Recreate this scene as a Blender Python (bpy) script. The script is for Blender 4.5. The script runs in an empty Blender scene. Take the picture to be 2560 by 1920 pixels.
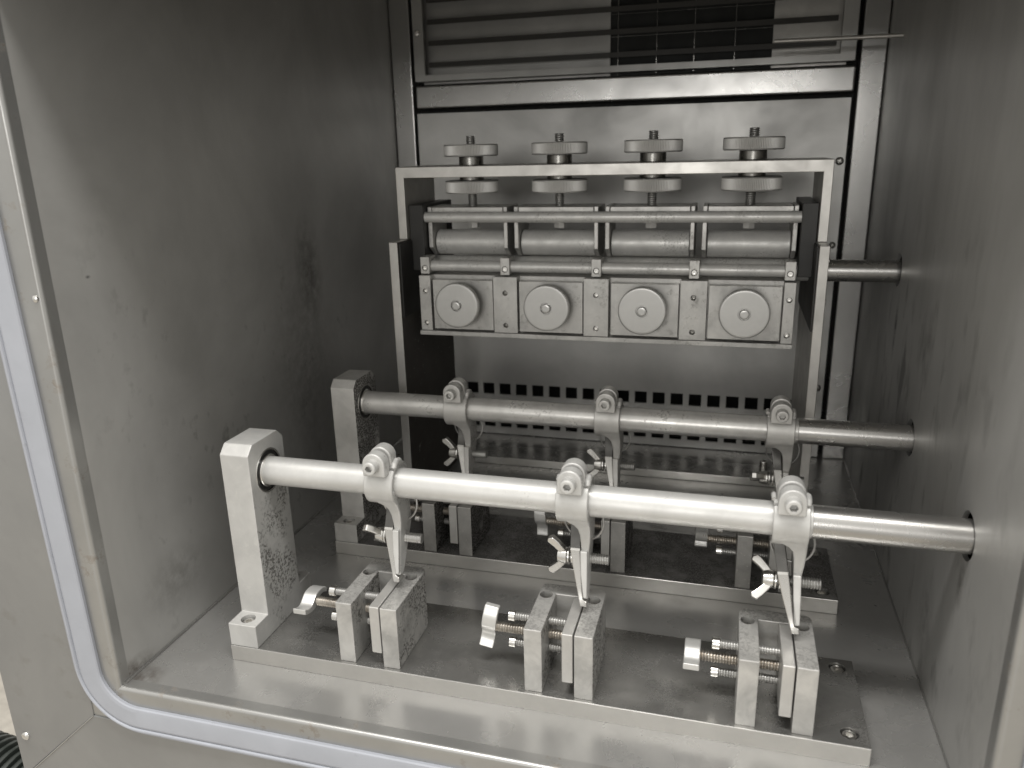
import bpy, bmesh, math, random
from mathutils import Vector, Matrix
random.seed(4)
MM = 0.001
D = bpy.data
scene = bpy.context.scene
COL = scene.collection
PI = math.pi

# ------------------------------------------------------------------ camera
cam_d = D.cameras.new('camera'); cam = D.objects.new('camera', cam_d); COL.objects.link(cam)
RC = ((0.96380819, 0.26552806, -0.02384598), (0.05481677, -0.28491553, -0.95698394), (-0.26090018, 0.9210418, -0.28915931))
m3 = Matrix(((RC[0][0], -RC[1][0], -RC[2][0]), (RC[0][1], -RC[1][1], -RC[2][1]), (RC[0][2], -RC[1][2], -RC[2][2])))
cam.matrix_world = Matrix.Translation((0, 0, 0.345)) @ m3.to_4x4()
cam_d.sensor_width = 36.0
cam_d.lens = 1945.17 / 2560 * 36.0
cam_d.clip_start = 0.01; cam_d.clip_end = 30
cam_d.dof.use_dof = True; cam_d.dof.focus_distance = 0.56; cam_d.dof.aperture_fstop = 9.0
scene.camera = cam

# ------------------------------------------------------------------ world and lamps
w = D.worlds.new('World'); scene.world = w; w.use_nodes = True
nt = w.node_tree; nt.nodes.clear()
wo = nt.nodes.new('ShaderNodeOutputWorld'); bg = nt.nodes.new('ShaderNodeBackground')
tc = nt.nodes.new('ShaderNodeTexCoord'); sx = nt.nodes.new('ShaderNodeSeparateXYZ'); cr = nt.nodes.new('ShaderNodeValToRGB')
mr = nt.nodes.new('ShaderNodeMapRange'); mr.inputs[1].default_value = -1; mr.inputs[2].default_value = 1
nt.links.new(tc.outputs['Generated'], sx.inputs[0]); nt.links.new(sx.outputs['Z'], mr.inputs[0]); nt.links.new(mr.outputs[0], cr.inputs[0])
cr.color_ramp.elements[0].position = 0.0; cr.color_ramp.elements[0].color = (0.09, 0.088, 0.083, 1)
cr.color_ramp.elements[1].position = 1.0; cr.color_ramp.elements[1].color = (0.50, 0.49, 0.465, 1)
e_ = cr.color_ramp.elements.new(0.5); e_.color = (0.30, 0.293, 0.277, 1)
nt.links.new(cr.outputs[0], bg.inputs['Color']); bg.inputs['Strength'].default_value = 2.35
nt.links.new(bg.outputs[0], wo.inputs[0])

def area(name, loc, target, size, power, color, size_y=None):
    l = D.lights.new(name, 'AREA'); l.energy = power; l.size = size; l.color = color
    if size_y: l.shape = 'RECTANGLE'; l.size_y = size_y
    o = D.objects.new(name, l); COL.objects.link(o); o.location = loc
    d = Vector(target) - Vector(loc); o.rotation_euler = d.to_track_quat('-Z', 'Y').to_euler()
    return o
area('ceiling_tube_lamp', (-0.12, 0.02, 1.5), (-0.12, 0.25, 0.0), 1.3, 21.5, (1.0, 0.985, 0.955), 0.22)
area('room_window_light', (-0.13, -2.2, 0.68), (-0.13, 0.6, 0.30), 0.75, 11.5, (1.0, 0.985, 0.955), 0.45)

scene.view_settings.view_transform = 'Standard'; scene.view_settings.look = 'None'
scene.view_settings.exposure = 0.0; scene.view_settings.gamma = 1.0
try: scene.view_settings.use_curve_mapping = False
except Exception: pass
scene.render.engine = 'CYCLES'
scene.cycles.max_bounces = 10; scene.cycles.glossy_bounces = 6; scene.cycles.diffuse_bounces = 4
scene.cycles.sample_clamp_indirect = 4.0; scene.cycles.caustics_reflective = False
scene.cycles.blur_glossy = 0.5

# ------------------------------------------------------------------ materials
def metal(name, col, rough=0.35, metallic=1.0, cloud=0.25, cloud_scale=18.0, rvar=0.10, brushed=None, bstr=0.03,
          stain=0.0, stain_col=(0.03, 0.027, 0.024), stain_scale=35.0, fine=700.0, thr=0.55, face=None, streak=(1, 1, 1), fine_thr=0.5,
          flecks=0.0, bump=0.0, bump_scale=900.0, smear=0.0, smear_col=(0.62, 0.6, 0.56), rust=0.0, zone=None, spots=(), face_floor=0.0, soft=0.05, fdetail=5):
    m = D.materials.new(name); m.use_nodes = True
    if metallic > 0.2: g_ = sum(col) / 3; col = tuple(g_ + (q - g_) * 0.65 for q in col)
    n = m.node_tree.nodes; L = m.node_tree.links
    b = n['Principled BSDF']
    def nd(t, **k):
        x = n.new(t)
        for a, v in k.items(): setattr(x, a, v)
        return x
    tcn = nd('ShaderNodeTexCoord'); oi = nd('ShaderNodeObjectInfo')
    mul = nd('ShaderNodeMath', operation='MULTIPLY'); mul.inputs[1].default_value = 7.31; L.new(oi.outputs['Random'], mul.inputs[0])
    add = nd('ShaderNodeVectorMath', operation='ADD'); L.new(tcn.outputs['Object'], add.inputs[0]); L.new(mul.outputs[0], add.inputs[1])
    co = add.outputs[0]
    def mapped(s):
        mp = nd('ShaderNodeMapping'); mp.inputs['Scale'].default_value = s; L.new(co, mp.inputs['Vector']); return mp.outputs[0]
    def noise(scale, detail=4, rg=0.55, vec=None, dist=0.0):
        x = nd('ShaderNodeTexNoise'); x.inputs['Scale'].default_value = scale; x.inputs['Detail'].default_value = detail
        x.inputs['Roughness'].default_value = rg; x.inputs['Distortion'].default_value = dist
        L.new(vec if vec is not None else co, x.inputs['Vector']); return x.outputs['Fac']
    def rng(v, a, c, o0=0.0, o1=1.0):
        x = nd('ShaderNodeMapRange'); x.inputs[1].default_value = a; x.inputs[2].default_value = c
        x.inputs[3].default_value = o0; x.inputs[4].default_value = o1; L.new(v, x.inputs[0]); return x.outputs[0]
    def mth(op, a, c):
        x = nd('ShaderNodeMath', operation=op)
        for i, q in enumerate((a, c)):
            if isinstance(q, (int, float)): x.inputs[i].default_value = q
            else: L.new(q, x.inputs[i])
        return x.outputs[0]
    def mix(f, a, c):
        x = nd('ShaderNodeMix', data_type='RGBA'); L.new(f, x.inputs[0])
        for i, q in ((6, a), (7, c)):
            if isinstance(q, tuple): x.inputs[i].default_value = (q[0], q[1], q[2], 1)
            else: L.new(q, x.inputs[i])
        return x.outputs[2]
    def blob(c_, r_, soft=1.0):
        a_ = nd('ShaderNodeVectorMath', operation='SUBTRACT'); L.new(tcn.outputs['Object'], a_.inputs[0]); a_.inputs[1].default_value = tuple(v * MM for v in c_)
        d_ = nd('ShaderNodeVectorMath', operation='DIVIDE'); L.new(a_.outputs[0], d_.inputs[0]); d_.inputs[1].default_value = tuple(v * MM for v in r_)
        l_ = nd('ShaderNodeVectorMath', operation='LENGTH'); L.new(d_.outputs[0], l_.inputs[0])
        return rng(l_.outputs['Value'], 1.0, 1.0 - soft, 0, 1)
    c1 = rng(noise(cloud_scale, 5, 0.6, mapped(streak), 0.4), 0.32, 0.68)
    dark = tuple(v * (1 - cloud) for v in col); lite = tuple(min(1, v * (1 + cloud * 0.5)) for v in col)
    color = mix(c1, dark, lite)
    roughness = rng(c1, 0, 1, rough + rvar * 0.5, rough - rvar * 0.5)
    if smear:
        s1 = mth('MULTIPLY', rng(noise(cloud_scale * 2.2, 6, 0.7, mapped((1.0, 0.6, 1.0)), 1.2), 0.55, 0.68), smear)
        color = mix(s1, color, smear_col); roughness = mth('ADD', roughness, mth('MULTIPLY', s1, 0.2))
    met = metallic
    if rust:
        r1 = mth('MULTIPLY', rng(noise(260, 3), 0.4, 0.7), rust)
        color = mix(r1, color, (0.20, 0.14, 0.085))
    if flecks:
        f1 = mth('MULTIPLY', rng(noise(420, 2, 0.5), 0.66, 0.70), flecks)
        color = mix(f1, color, (0.7, 0.68, 0.63))
    if stain:
        patch = rng(noise(stain_scale, 4, 0.65, mapped(streak)), thr, thr + 0.10)
        fn = rng(noise(fine, fdetail, 0.75 if fdetail > 3 else 0.5, mapped(streak)), fine_thr, fine_thr + soft)
        k = mth('MULTIPLY', mth('MULTIPLY', patch, fn), stain)
        if zone: k = mth('MULTIPLY', k, blob(*zone))
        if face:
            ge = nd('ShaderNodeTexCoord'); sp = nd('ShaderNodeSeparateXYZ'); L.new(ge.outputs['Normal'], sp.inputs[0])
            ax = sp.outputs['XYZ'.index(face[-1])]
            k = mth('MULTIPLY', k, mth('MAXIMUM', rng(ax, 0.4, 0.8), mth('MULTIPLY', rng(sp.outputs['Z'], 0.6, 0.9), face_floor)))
        color = mix(k, color, stain_col)
        roughness = mth('ADD', roughness, mth('MULTIPLY', k, 0.3))
        if metallic > 0.3:
            met = mth('SUBTRACT', metallic, mth('MULTIPLY', k, metallic * 0.6))
    for (c_, r_, sc, sa) in spots:
        q_ = mth('MULTIPLY', mth('MULTIPLY', blob(c_, r_), rng(noise(90, 4, 0.7), 0.3, 0.6)), sa)
        color = mix(q_, color, sc)
    L.new(color, b.inputs['Base Color'])
    L.new(roughness, b.inputs['Roughness'])
    if isinstance(met, float) or isinstance(met, int): b.inputs['Metallic'].default_value = met
    else: L.new(met, b.inputs['Metallic'])
    hs = []
    if brushed:
        hs.append((noise(1.0, 3, 0.6, mapped(brushed)), bstr))
    if bump: hs.append((noise(bump_scale, 3, 0.6), bump))
    prev = None
    for h, s in hs:
        bp = nd('ShaderNodeBump'); bp.inputs['Strength'].default_value = s; bp.inputs['Distance'].default_value = 0.0006
        L.new(h, bp.inputs['Height'])
        if prev: L.new(prev, bp.inputs['Normal'])
        prev = bp.outputs[0]
    if prev: L.new(prev, b.inputs['Normal'])
    return m

G = (0.50, 0.485, 0.455)
M = {}
M['wall_left'] = metal('brushed_steel_left_wall', (0.58, 0.57, 0.54), 0.44, 0.55, 0.22, 6.5, 0.14, brushed=(8, 900, 900), bstr=0.012, stain=0.6, stain_scale=13, fine=85, thr=0.50, fine_thr=0.58, soft=0.12, fdetail=3, streak=(1, 1, 0.8), stain_col=(0.17, 0.165, 0.15), zone=((-384.5, 540, 130), (80, 260, 230), 0.6), smear=0.10, smear_col=(0.58, 0.56, 0.53), spots=(((-384.5, 366, 2), (12, 34, 13), (0.06, 0.035, 0.018), 0.95), ((-384.5, 640, 150), (20, 70, 130), (0.2, 0.19, 0.17), 0.55), ((-384.5, 660, 240), (20, 26, 60), (0.16, 0.15, 0.13), 0.8), ((-384.5, 430, 45), (20, 45, 30), (0.3, 0.29, 0.27), 0.6), ((-384.5, 395, 275), (10, 2.5, 1.4), (0.03, 0.03, 0.03), 1.0)))
M['wall_right'] = metal('stained_steel_right_wall', (0.57, 0.56, 0.53), 0.46, 0.55, 0.2, 8, 0.14, brushed=(8, 900, 900), bstr=0.012, stain=0.62, stain_scale=15, fine=46, thr=0.45, fine_thr=0.52, soft=0.16, fdetail=3, streak=(1, 1.1, 0.5), stain_col=(0.08, 0.075, 0.068), spots=(((137, 444, 100), (9, 7, 17), (0.12, 0.11, 0.1), 0.8), ((137, 700, 195), (9, 7, 34), (0.07, 0.065, 0.06), 0.95), ((137, 640, 120), (12, 22, 40), (0.12, 0.11, 0.1), 0.7), ((137, 500, 40), (12, 22, 40), (0.16, 0.15, 0.14), 0.6), ((137, 585, 210), (9, 10, 26), (0.14, 0.13, 0.12), 0.7)), zone=((137, 600, 70), (90, 290, 260), 0.45), smear=0.08, smear_col=(0.6, 0.58, 0.54))
M['floor'] = metal('steel_floor', (0.53, 0.52, 0.495), 0.27, 0.66, 0.18, 8, 0.14, brushed=(40, 700, 40), bstr=0.01, smear=0.16, stain=0.45, stain_scale=16, fine=30, thr=0.50, fine_thr=0.48, soft=0.2, fdetail=3, stain_col=(0.26, 0.25, 0.235), spots=(((-376, 368, 0), (16, 22, 9), (0.08, 0.045, 0.022), 0.9),))
M['back'] = metal('back_panel_steel', (0.48, 0.47, 0.445), 0.46, 0.7, 0.16, 9, 0.14, brushed=(900, 40, 12), bstr=0.02, smear=0.05)
M['rail'] = metal('folded_rail_steel', (0.46, 0.45, 0.43), 0.29, 0.8, 0.14, 12, 0.1, brushed=(900, 40, 12), bstr=0.02)
M['frame'] = metal('ground_steel_bar', (0.60, 0.575, 0.53), 0.40, 0.75, 0.14, 40, 0.12, brushed=(30, 900, 900), bstr=0.05, smear=0.12)
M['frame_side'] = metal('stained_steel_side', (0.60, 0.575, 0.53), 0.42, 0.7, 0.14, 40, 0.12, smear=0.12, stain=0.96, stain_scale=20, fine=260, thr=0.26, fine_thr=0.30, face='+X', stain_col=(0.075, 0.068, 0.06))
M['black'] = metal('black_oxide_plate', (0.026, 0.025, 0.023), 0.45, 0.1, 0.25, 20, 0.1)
M['plate_top'] = metal('dark_stained_base_plate', (0.47, 0.46, 0.435), 0.26, 0.85, 0.3, 22, 0.16, smear=0.16, smear_col=(0.5, 0.48, 0.45), flecks=0.12, stain=0.35, stain_scale=40, fine=500, thr=0.5, stain_col=(0.06, 0.055, 0.05))
M['plate_top_dirty'] = metal('dusty_dark_base_plate', (0.30, 0.29, 0.275), 0.42, 0.6, 0.3, 22, 0.16, smear=0.10, flecks=0.35, stain=0.7, stain_scale=20, fine=900, thr=0.42, fine_thr=0.45, stain_col=(0.035, 0.03, 0.027), bump=0.25)
M['plate_edge'] = metal('milled_plate_edge', (0.58, 0.56, 0.52), 0.34, 0.8, 0.10, 25, 0.1, smear=0.25)
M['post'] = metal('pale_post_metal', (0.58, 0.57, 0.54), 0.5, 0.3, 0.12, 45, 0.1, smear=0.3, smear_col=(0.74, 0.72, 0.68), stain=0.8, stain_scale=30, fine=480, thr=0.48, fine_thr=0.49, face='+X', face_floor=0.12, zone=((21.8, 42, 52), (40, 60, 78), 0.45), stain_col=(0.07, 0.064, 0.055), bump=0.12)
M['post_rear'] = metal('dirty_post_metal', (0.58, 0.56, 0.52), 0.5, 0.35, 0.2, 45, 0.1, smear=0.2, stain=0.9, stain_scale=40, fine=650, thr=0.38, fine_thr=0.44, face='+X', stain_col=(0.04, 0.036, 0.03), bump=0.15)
M['shaft_front'] = metal('pale_polished_shaft', (0.64, 0.63, 0.60), 0.44, 0.4, 0.12, 30, 0.1, stain=0.4, stain_scale=50, fine=420, thr=0.52, fine_thr=0.58, stain_col=(0.25, 0.23, 0.2), smear=0.15, smear_col=(0.80, 0.78, 0.74))
M['shaft_rear'] = metal('worn_shaft', (0.64, 0.62, 0.58), 0.34, 0.5, 0.18, 40, 0.14, stain=0.55, stain_scale=40, fine=380, thr=0.53, fine_thr=0.54, stain_col=(0.12, 0.11, 0.095), smear=0.2)
M['shaft_bare'] = metal('bright_turned_shaft', (0.50, 0.485, 0.46), 0.28, 0.9, 0.08, 40, 0.05, brushed=(900, 8, 8), bstr=0.05)
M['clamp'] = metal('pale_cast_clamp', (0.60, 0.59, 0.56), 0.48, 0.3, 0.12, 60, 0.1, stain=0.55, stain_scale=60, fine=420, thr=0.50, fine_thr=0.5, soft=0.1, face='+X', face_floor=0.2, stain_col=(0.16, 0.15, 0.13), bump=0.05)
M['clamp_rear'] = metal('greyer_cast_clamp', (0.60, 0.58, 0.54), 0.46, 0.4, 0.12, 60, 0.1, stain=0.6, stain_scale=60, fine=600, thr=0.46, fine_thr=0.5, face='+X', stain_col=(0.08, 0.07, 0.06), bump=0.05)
M['jaw'] = metal('worn_jaw_steel', (0.62, 0.60, 0.56), 0.30, 0.8, 0.10, 60, 0.1)
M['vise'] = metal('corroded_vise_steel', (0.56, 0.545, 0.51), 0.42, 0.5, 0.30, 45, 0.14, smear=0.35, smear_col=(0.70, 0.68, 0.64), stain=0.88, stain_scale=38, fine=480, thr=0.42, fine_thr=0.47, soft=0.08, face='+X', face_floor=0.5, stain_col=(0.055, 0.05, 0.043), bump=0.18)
M['vise_top'] = M['vise']
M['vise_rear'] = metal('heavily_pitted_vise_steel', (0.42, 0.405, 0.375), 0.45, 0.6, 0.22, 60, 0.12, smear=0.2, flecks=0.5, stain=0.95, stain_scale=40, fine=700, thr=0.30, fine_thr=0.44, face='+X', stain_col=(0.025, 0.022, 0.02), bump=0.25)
M['jawblock'] = metal('clean_jaw_block', (0.62, 0.60, 0.56), 0.42, 0.6, 0.12, 60, 0.1, smear=0.2, smear_col=(0.72, 0.7, 0.66))
M['bright'] = metal('bright_plated_screw', (0.78, 0.76, 0.72), 0.24, 1.0, 0.08, 60, 0.08)
M['handle'] = metal('pale_cast_handle', (0.72, 0.71, 0.68), 0.38, 0.6, 0.08, 60, 0.08)
M['thread'] = metal('threaded_steel', (0.52, 0.51, 0.485), 0.40, 0.8, 0.2, 80, 0.1)
M['thread_rust'] = metal('rusty_threaded_steel', (0.50, 0.45, 0.38), 0.38, 0.9, 0.3, 120, 0.1, rust=0.35)
M['knurl'] = metal('matt_knurled_nut', (0.62, 0.605, 0.57), 0.50, 0.35, 0.08, 40, 0.08, smear=0.1)
M['collar'] = metal('dark_turned_collar', (0.30, 0.29, 0.265), 0.25, 1.0, 0.1, 60, 0.1)
M['knob'] = metal('turned_knob_steel', (0.57, 0.56, 0.53), 0.36, 0.6, 0.06, 60, 0.08)
M['block'] = metal('milled_block_steel', (0.54, 0.525, 0.49), 0.40, 0.6, 0.2, 45, 0.14, smear=0.3, smear_col=(0.66, 0.64, 0.6), stain=0.35, stain_scale=60, fine=300, thr=0.53, stain_col=(0.15, 0.14, 0.12))
M['roller'] = metal('pitted_roller_steel', (0.68, 0.665, 0.625), 0.38, 0.25, 0.14, 60, 0.15, smear=0.15, stain=0.4, stain_scale=30, fine=520, thr=0.50, fine_thr=0.52, stain_col=(0.12, 0.11, 0.095), bump=0.15, bump_scale=500)
M['upper_jaw_shaded'] = metal('jaw_steel_shaded', (0.16, 0.155, 0.145), 0.28, 0.9, 0.2, 60, 0.1)  # jaw steel with the upper jaw's dark reflection put into its colour
M['dark'] = metal('dark_cavity', (0.012, 0.012, 0.011), 0.8, 0.0, 0.1, 20, 0.05)
M['seal'] = metal('black_rubber_seal', (0.03, 0.03, 0.029), 0.35, 0.0, 0.2, 60, 0.1)
M['gasket'] = metal('blue_grey_silicone', (0.395, 0.41, 0.45), 0.55, 0.0, 0.06, 30, 0.08, stain=0.12, stain_scale=40, fine=300, thr=0.6)
M['cabinet'] = metal('satin_cabinet_steel', (0.35, 0.35, 0.345), 0.36, 0.6, 0.16, 6, 0.14, brushed=(900, 900, 10), bstr=0.02, stain=0.4, stain_scale=26, fine=90, thr=0.55, soft=0.15, fdetail=3, stain_col=(0.2, 0.185, 0.16))
M['flange'] = metal('folded_flange_steel', (0.44, 0.435, 0.415), 0.34, 0.75, 0.12, 14, 0.1, stain=0.5, stain_scale=40, fine=140, thr=0.56, stain_col=(0.2, 0.15, 0.1))
M['hose'] = metal('black_green_corrugated_hose', (0.035, 0.042, 0.037), 0.4, 0.0, 0.2, 30, 0.1)
M['louvre'] = metal('dark_louvre_steel', (0.055, 0.052, 0.047), 0.5, 0.0, 0.1, 20, 0.1)
M['ground'] = metal('beige_floor_tiles', (0.50, 0.465, 0.41), 0.6, 0.0, 0.2, 30, 0.1)
M['grille'] = metal('black_filter_mesh', (0.010, 0.011, 0.009), 0.6, 0.0, 0.2, 60, 0.1)

# ------------------------------------------------------------------ mesh helpers (all sizes in millimetres)
def nb(): return bmesh.new()
def merge(bm, t, mat=None):
    vm = {}
    for v in t.verts:
        c = v.co if mat is None else mat @ v.co
        vm[v] = bm.verts.new(c)
    for f in t.faces:
        try: bm.faces.new([vm[v] for v in f.verts])
        except ValueError: pass
    t.free()
def bevel(t, w_, seg=2, ang=30):
    if w_ <= 0: return
    ed = [e for e in t.edges if len(e.link_faces) == 2 and e.calc_face_angle(0) > math.radians(ang)]
    if ed: bmesh.ops.bevel(t, geom=ed, offset=w_, segments=seg, affect='EDGES', profile=0.5, clamp_overlap=True)
def box(bm, x0, x1, y0, y1, z0, z1, bv=0.4, seg=2, mat=None):
    t = bmesh.new(); bmesh.ops.create_cube(t, size=1)
    for v in t.verts:
        v.co = Vector(((x0 + x1) / 2 + v.co.x * (x1 - x0), (y0 + y1) / 2 + v.co.y * (y1 - y0), (z0 + z1) / 2 + v.co.z * (z1 - z0)))
    bevel(t, bv, seg); merge(bm, t, mat)
def frame_of(d):
    d = Vector(d).normalized(); a = Vector((0, 0, 1)) if abs(d.z) < 0.9 else Vector((1, 0, 0))
    u = d.cross(a).normalized(); v = d.cross(u).normalized(); return d, u, v
def lathe(bm, p0, d, prof, seg=48, teeth=0, tooth=0.0, teeth_rows=(), caps=True):
    d, u, v = frame_of(d); p0 = Vector(p0); rings = []
    for i, (t, r) in enumerate(prof):
        ring = []
        for k in range(seg):
            a = 2 * PI * k / seg; rr = r
            if i in teeth_rows and k % 2: rr = r - tooth
            ring.append(bm.verts.new(p0 + d * t + (u * math.cos(a) + v * math.sin(a)) * rr))
        rings.append(ring)
    for a_, b_ in zip(rings, rings[1:]):
        for k in range(seg): bm.faces.new((a_[k], a_[(k + 1) % seg], b_[(k + 1) % seg], b_[k]))
    if caps:
        bm.faces.new(rings[0][::-1]); bm.faces.new(rings[-1])
def cyl(bm, p0, p1, r, seg=40, ch=0.3):
    L_ = (Vector(p1) - Vector(p0)).length
    pr = [(0, r - ch), (ch, r), (L_ - ch, r), (L_, r - ch)] if ch > 0 else [(0, r), (L_, r)]
    lathe(bm, p0, Vector(p1) - Vector(p0), pr, seg)
def thread(bm, p0, p1, r, pitch=1.2, depth=0.45, seg=24):
    d = Vector(p1) - Vector(p0); L_ = d.length; n = max(2, int(L_ / pitch)); pr = [(0, r - depth)]
    for i in range(n):
        t = (i + 0.25) * L_ / n
        pr += [(t, r - depth), (t + L_ / n * 0.28, r), (t + L_ / n * 0.42, r)]
    pr.append((L_, r - depth)); lathe(bm, p0, d, pr, seg)
def prism(bm, pts, axis, a0, a1, bv=0.4, seg=2, mat=None):
    t = bmesh.new()
    def P(p, a):
        return {'X': (a, p[0], p[1]), 'Y': (p[0], a, p[1]), 'Z': (p[0], p[1], a)}[axis]
    A_ = [t.verts.new(P(p, a0)) for p in pts]; B_ = [t.verts.new(P(p, a1)) for p in pts]
    t.faces.new(A_); t.faces.new(B_)
    for i in range(len(pts)):
        j = (i + 1) % len(pts); t.faces.new((A_[i], B_[i], B_[j], A_[j]))
    bmesh.ops.recalc_face_normals(t, faces=t.faces)
    bevel(t, bv, seg); merge(bm, t, mat)
def tube(bm, pts, r, seg=10, closed=False):
    pts = [Vector(p) for p in pts]; n = len(pts); rings = []
    up = Vector((0.123, 0.2, 1)).normalized(); pu = None
    for i, p in enumerate(pts):
        if closed: d = pts[(i + 1) % n] - pts[i - 1]
        else: d = pts[min(i + 1, n - 1)] - pts[max(i - 1, 0)]
        d.normalize()
        u = (pu - d * pu.dot(d)).normalized() if pu else d.cross(up).normalized()
        pu = u; v = d.cross(u); rr = r[i] if isinstance(r, (list, tuple)) else r
        rings.append([bm.verts.new(p + (u * math.cos(2 * PI * k / seg) + v * math.sin(2 * PI * k / seg)) * rr) for k in range(seg)])
    pairs = list(zip(rings, rings[1:])) + ([(rings[-1], rings[0])] if closed else [])
    for a_, b_ in pairs:
        for k in range(seg): bm.faces.new((a_[k], a_[(k + 1) % seg], b_[(k + 1) % seg], b_[k]))
    if not closed: bm.faces.new(rings[0][::-1]); bm.faces.new(rings[-1])
def finish(bm, ang=22):
    bmesh.ops.recalc_face_normals(bm, faces=bm.faces)
    for f in bm.faces: f.smooth = True
    for e in bm.edges:
        if len(e.link_faces) != 2: e.smooth = False; continue
        a_ = e.calc_face_angle(0); f0, f1 = (f.calc_area() for f in e.link_faces)
        e.smooth = not (a_ > math.radians(ang) or (a_ > math.radians(7) and max(f0, f1) > 5 * max(1e-12, min(f0, f1))))
def obj(name, bm, mat, parent=None, loc=(0, 0, 0), cut=None):
    """one mesh object; bm is in mm in the object's own frame; loc in mm relative to the parent"""
    finish(bm)
    me = D.meshes.new(name); bm.to_mesh(me); bm.free(); me.transform(Matrix.Scale(MM, 4))
    o = D.objects.new(name, me); COL.objects.link(o); me.materials.append(mat)
    if cut is not None:
        finish(cut); cm = D.meshes.new('cut'); cut.to_mesh(cm); cut.free(); cm.transform(Matrix.Scale(MM, 4))
        co = D.objects.new('cut', cm); COL.objects.link(co)
        md = o.modifiers.new('b', 'BOOLEAN'); md.operation = 'DIFFERENCE'; md.solver = 'EXACT'; md.use_self = True; md.object = co
        bpy.context.view_layer.update()
        dg = bpy.context.evaluated_depsgraph_get()
        nm = D.meshes.new_from_object(o.evaluated_get(dg)); o.modifiers.clear(); o.data = nm; nm.name = name
        D.meshes.remove(me); D.objects.remove(co); D.meshes.remove(cm)
        b2 = bmesh.new(); b2.from_mesh(nm); finish(b2); b2.to_mesh(nm); b2.free()
        if not nm.materials: nm.materials.append(mat)
    o.location = Vector(loc) * MM
    if parent is not None: o.parent = parent
    return o
def tag(o, label=None, cat=None, group=None, kind=None):
    if label: o['label'] = label
    if cat: o['category'] = cat
    if group: o['group'] = group
    if kind: o['kind'] = kind
    return o
def thing(name, label, cat, loc=(0, 0, 0), group=None):
    o = D.objects.new(name, None); COL.objects.link(o); o.location = Vector(loc) * MM; o.empty_display_size = 0.01
    return tag(o, label, cat, group)
def struct(name, bm, mat, cut=None): return tag(obj(name, bm, mat, cut=cut), kind='structure')
def copy_tree(o, parent=None):
    c = o.copy(); COL.objects.link(c); c.parent = parent
    for ch in list(o.children): copy_tree(ch, c)
    return c
def kids(o, nm):
    return [c for c in o.children if c.name.split('.')[0] == nm]
def hexcut(bm, p0, d, r, depth):
    lathe(bm, Vector(p0) - Vector(d).normalized() * 0.5, d, [(0, r), (depth + 0.5, r)], 6)

XL, XR, YF, YB, ZT = -384.5, 137.0, 358.0, 885.0, 566.0
OT = 452.0   # top edge of the door opening; the chamber ceiling is higher

# ------------------------------------------------------------------ chamber shell
b = nb(); box(b, XL - 3, XR + 3, YF + 3.0, YB + 60, -3, 0, 0); struct('floor', b, M['floor'])
b = nb(); box(b, XL - 3, XL, YF + 3.0, YB + 60, 0, ZT, 0); struct('wall_left', b, M['wall_left'])
b = nb(); box(b, XR, XR + 3, YF + 3.0, YB + 60, 0, ZT, 0)
c = nb()
for (yy, zz, rr) in ((446, 131, 14.2), (603, 131.5, 14.0), (716, 240, 14.0)):
    cyl(c, (XR - 3, yy, zz), (XR + 8, yy, zz), rr, 48, 0)
struct('wall_right', b, M['wall_right'], cut=c)
b = nb()
q8 = [b.verts.new((x, y, z)) for x in (XR + 3.1, XR + 62) for y in (400, 780) for z in (60, 320)]
for f in ((4, 5, 7, 6), (0, 1, 5, 4), (2, 6, 7, 3), (0, 4, 6, 2), (1, 3, 7, 5)): b.faces.new([q8[i] for i in f])
struct('shaft_hole_blackout', b, M['dark'])  # added dark box behind the wall, keeps outside light out of the shaft holes
b = nb(); box(b, XL - 3, XR + 3, YF + 3.0, YB + 60, ZT, ZT + 3, 0); struct('ceiling', b, M['wall_left'])
b = nb(); box(b, XL - 3, XR + 3, YB + 57, YB + 60, 0, ZT, 0); struct('back_wall', b, M['dark'])

b = nb(); box(b, XL - 3, XR + 3, YF + 4, YF + 7, OT, ZT + 3, 0); struct('wall_front', b, M['wall_left'])

# weld line where the left wall meets the floor
b = nb(); cyl(b, (XL + 0.6, YF + 5, 0.4), (XL + 0.6, YB - 2, 0.4), 1.3, 10, 0); cyl(b, (XR - 0.4, YF + 5, 0.2), (XR - 0.4, YB - 2, 0.2), 0.8, 10, 0)
struct('floor_weld', b, M['rail'])

# swept profile round the door opening
def sweep_rect(bm, prof, rc=0.0, d0=0.0, n=10):
    """prof: list of (outward distance d, y); rc: corner radius at d0 (0 = sharp mitre)"""
    rings = []
    cx = ((XL, 0), (XR, 0), (XR, OT), (XL, OT)); sg = ((-1, -1), (1, -1), (1, 1), (-1, 1)); a0 = (180, 270, 0, 90)
    for d, y in prof:
        ring = []
        for (x, z), (sx_, sz_), a in zip(cx, sg, a0):
            if rc <= 0: ring.append((x + sx_ * d, y, z + sz_ * d))
            else:
                px, pz = x + sx_ * (d0 - rc), z + sz_ * (d0 - rc); R_ = rc + d - d0
                for k in range(n + 1):
                    t = math.radians(a + 90 * k / n); ring.append((px + R_ * math.cos(t), y, pz + R_ * math.sin(t)))
        rings.append([bm.verts.new(p) for p in ring])
    for r0, r1 in zip(rings, rings[1:]):
        m_ = len(r0)
        for k in range(m_): bm.faces.new((r0[k], r0[(k + 1) % m_], r1[(k + 1) % m_], r1[k]))
b = nb(); sweep_rect(b, [(-0.02, 368), (-0.02, 361.0), (0.1, 360.2), (0.5, 359.3), (1.1, 358.6), (1.9, 358.15), (2.9, 358.0), (40, 358.0), (40, 361)], 0)
t = thing('opening_flange', 'folded steel flange rimming the chamber opening, inside the gasket', 'flange', (0, 0, 0))
obj('flange', b, M['flange'], t)
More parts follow.
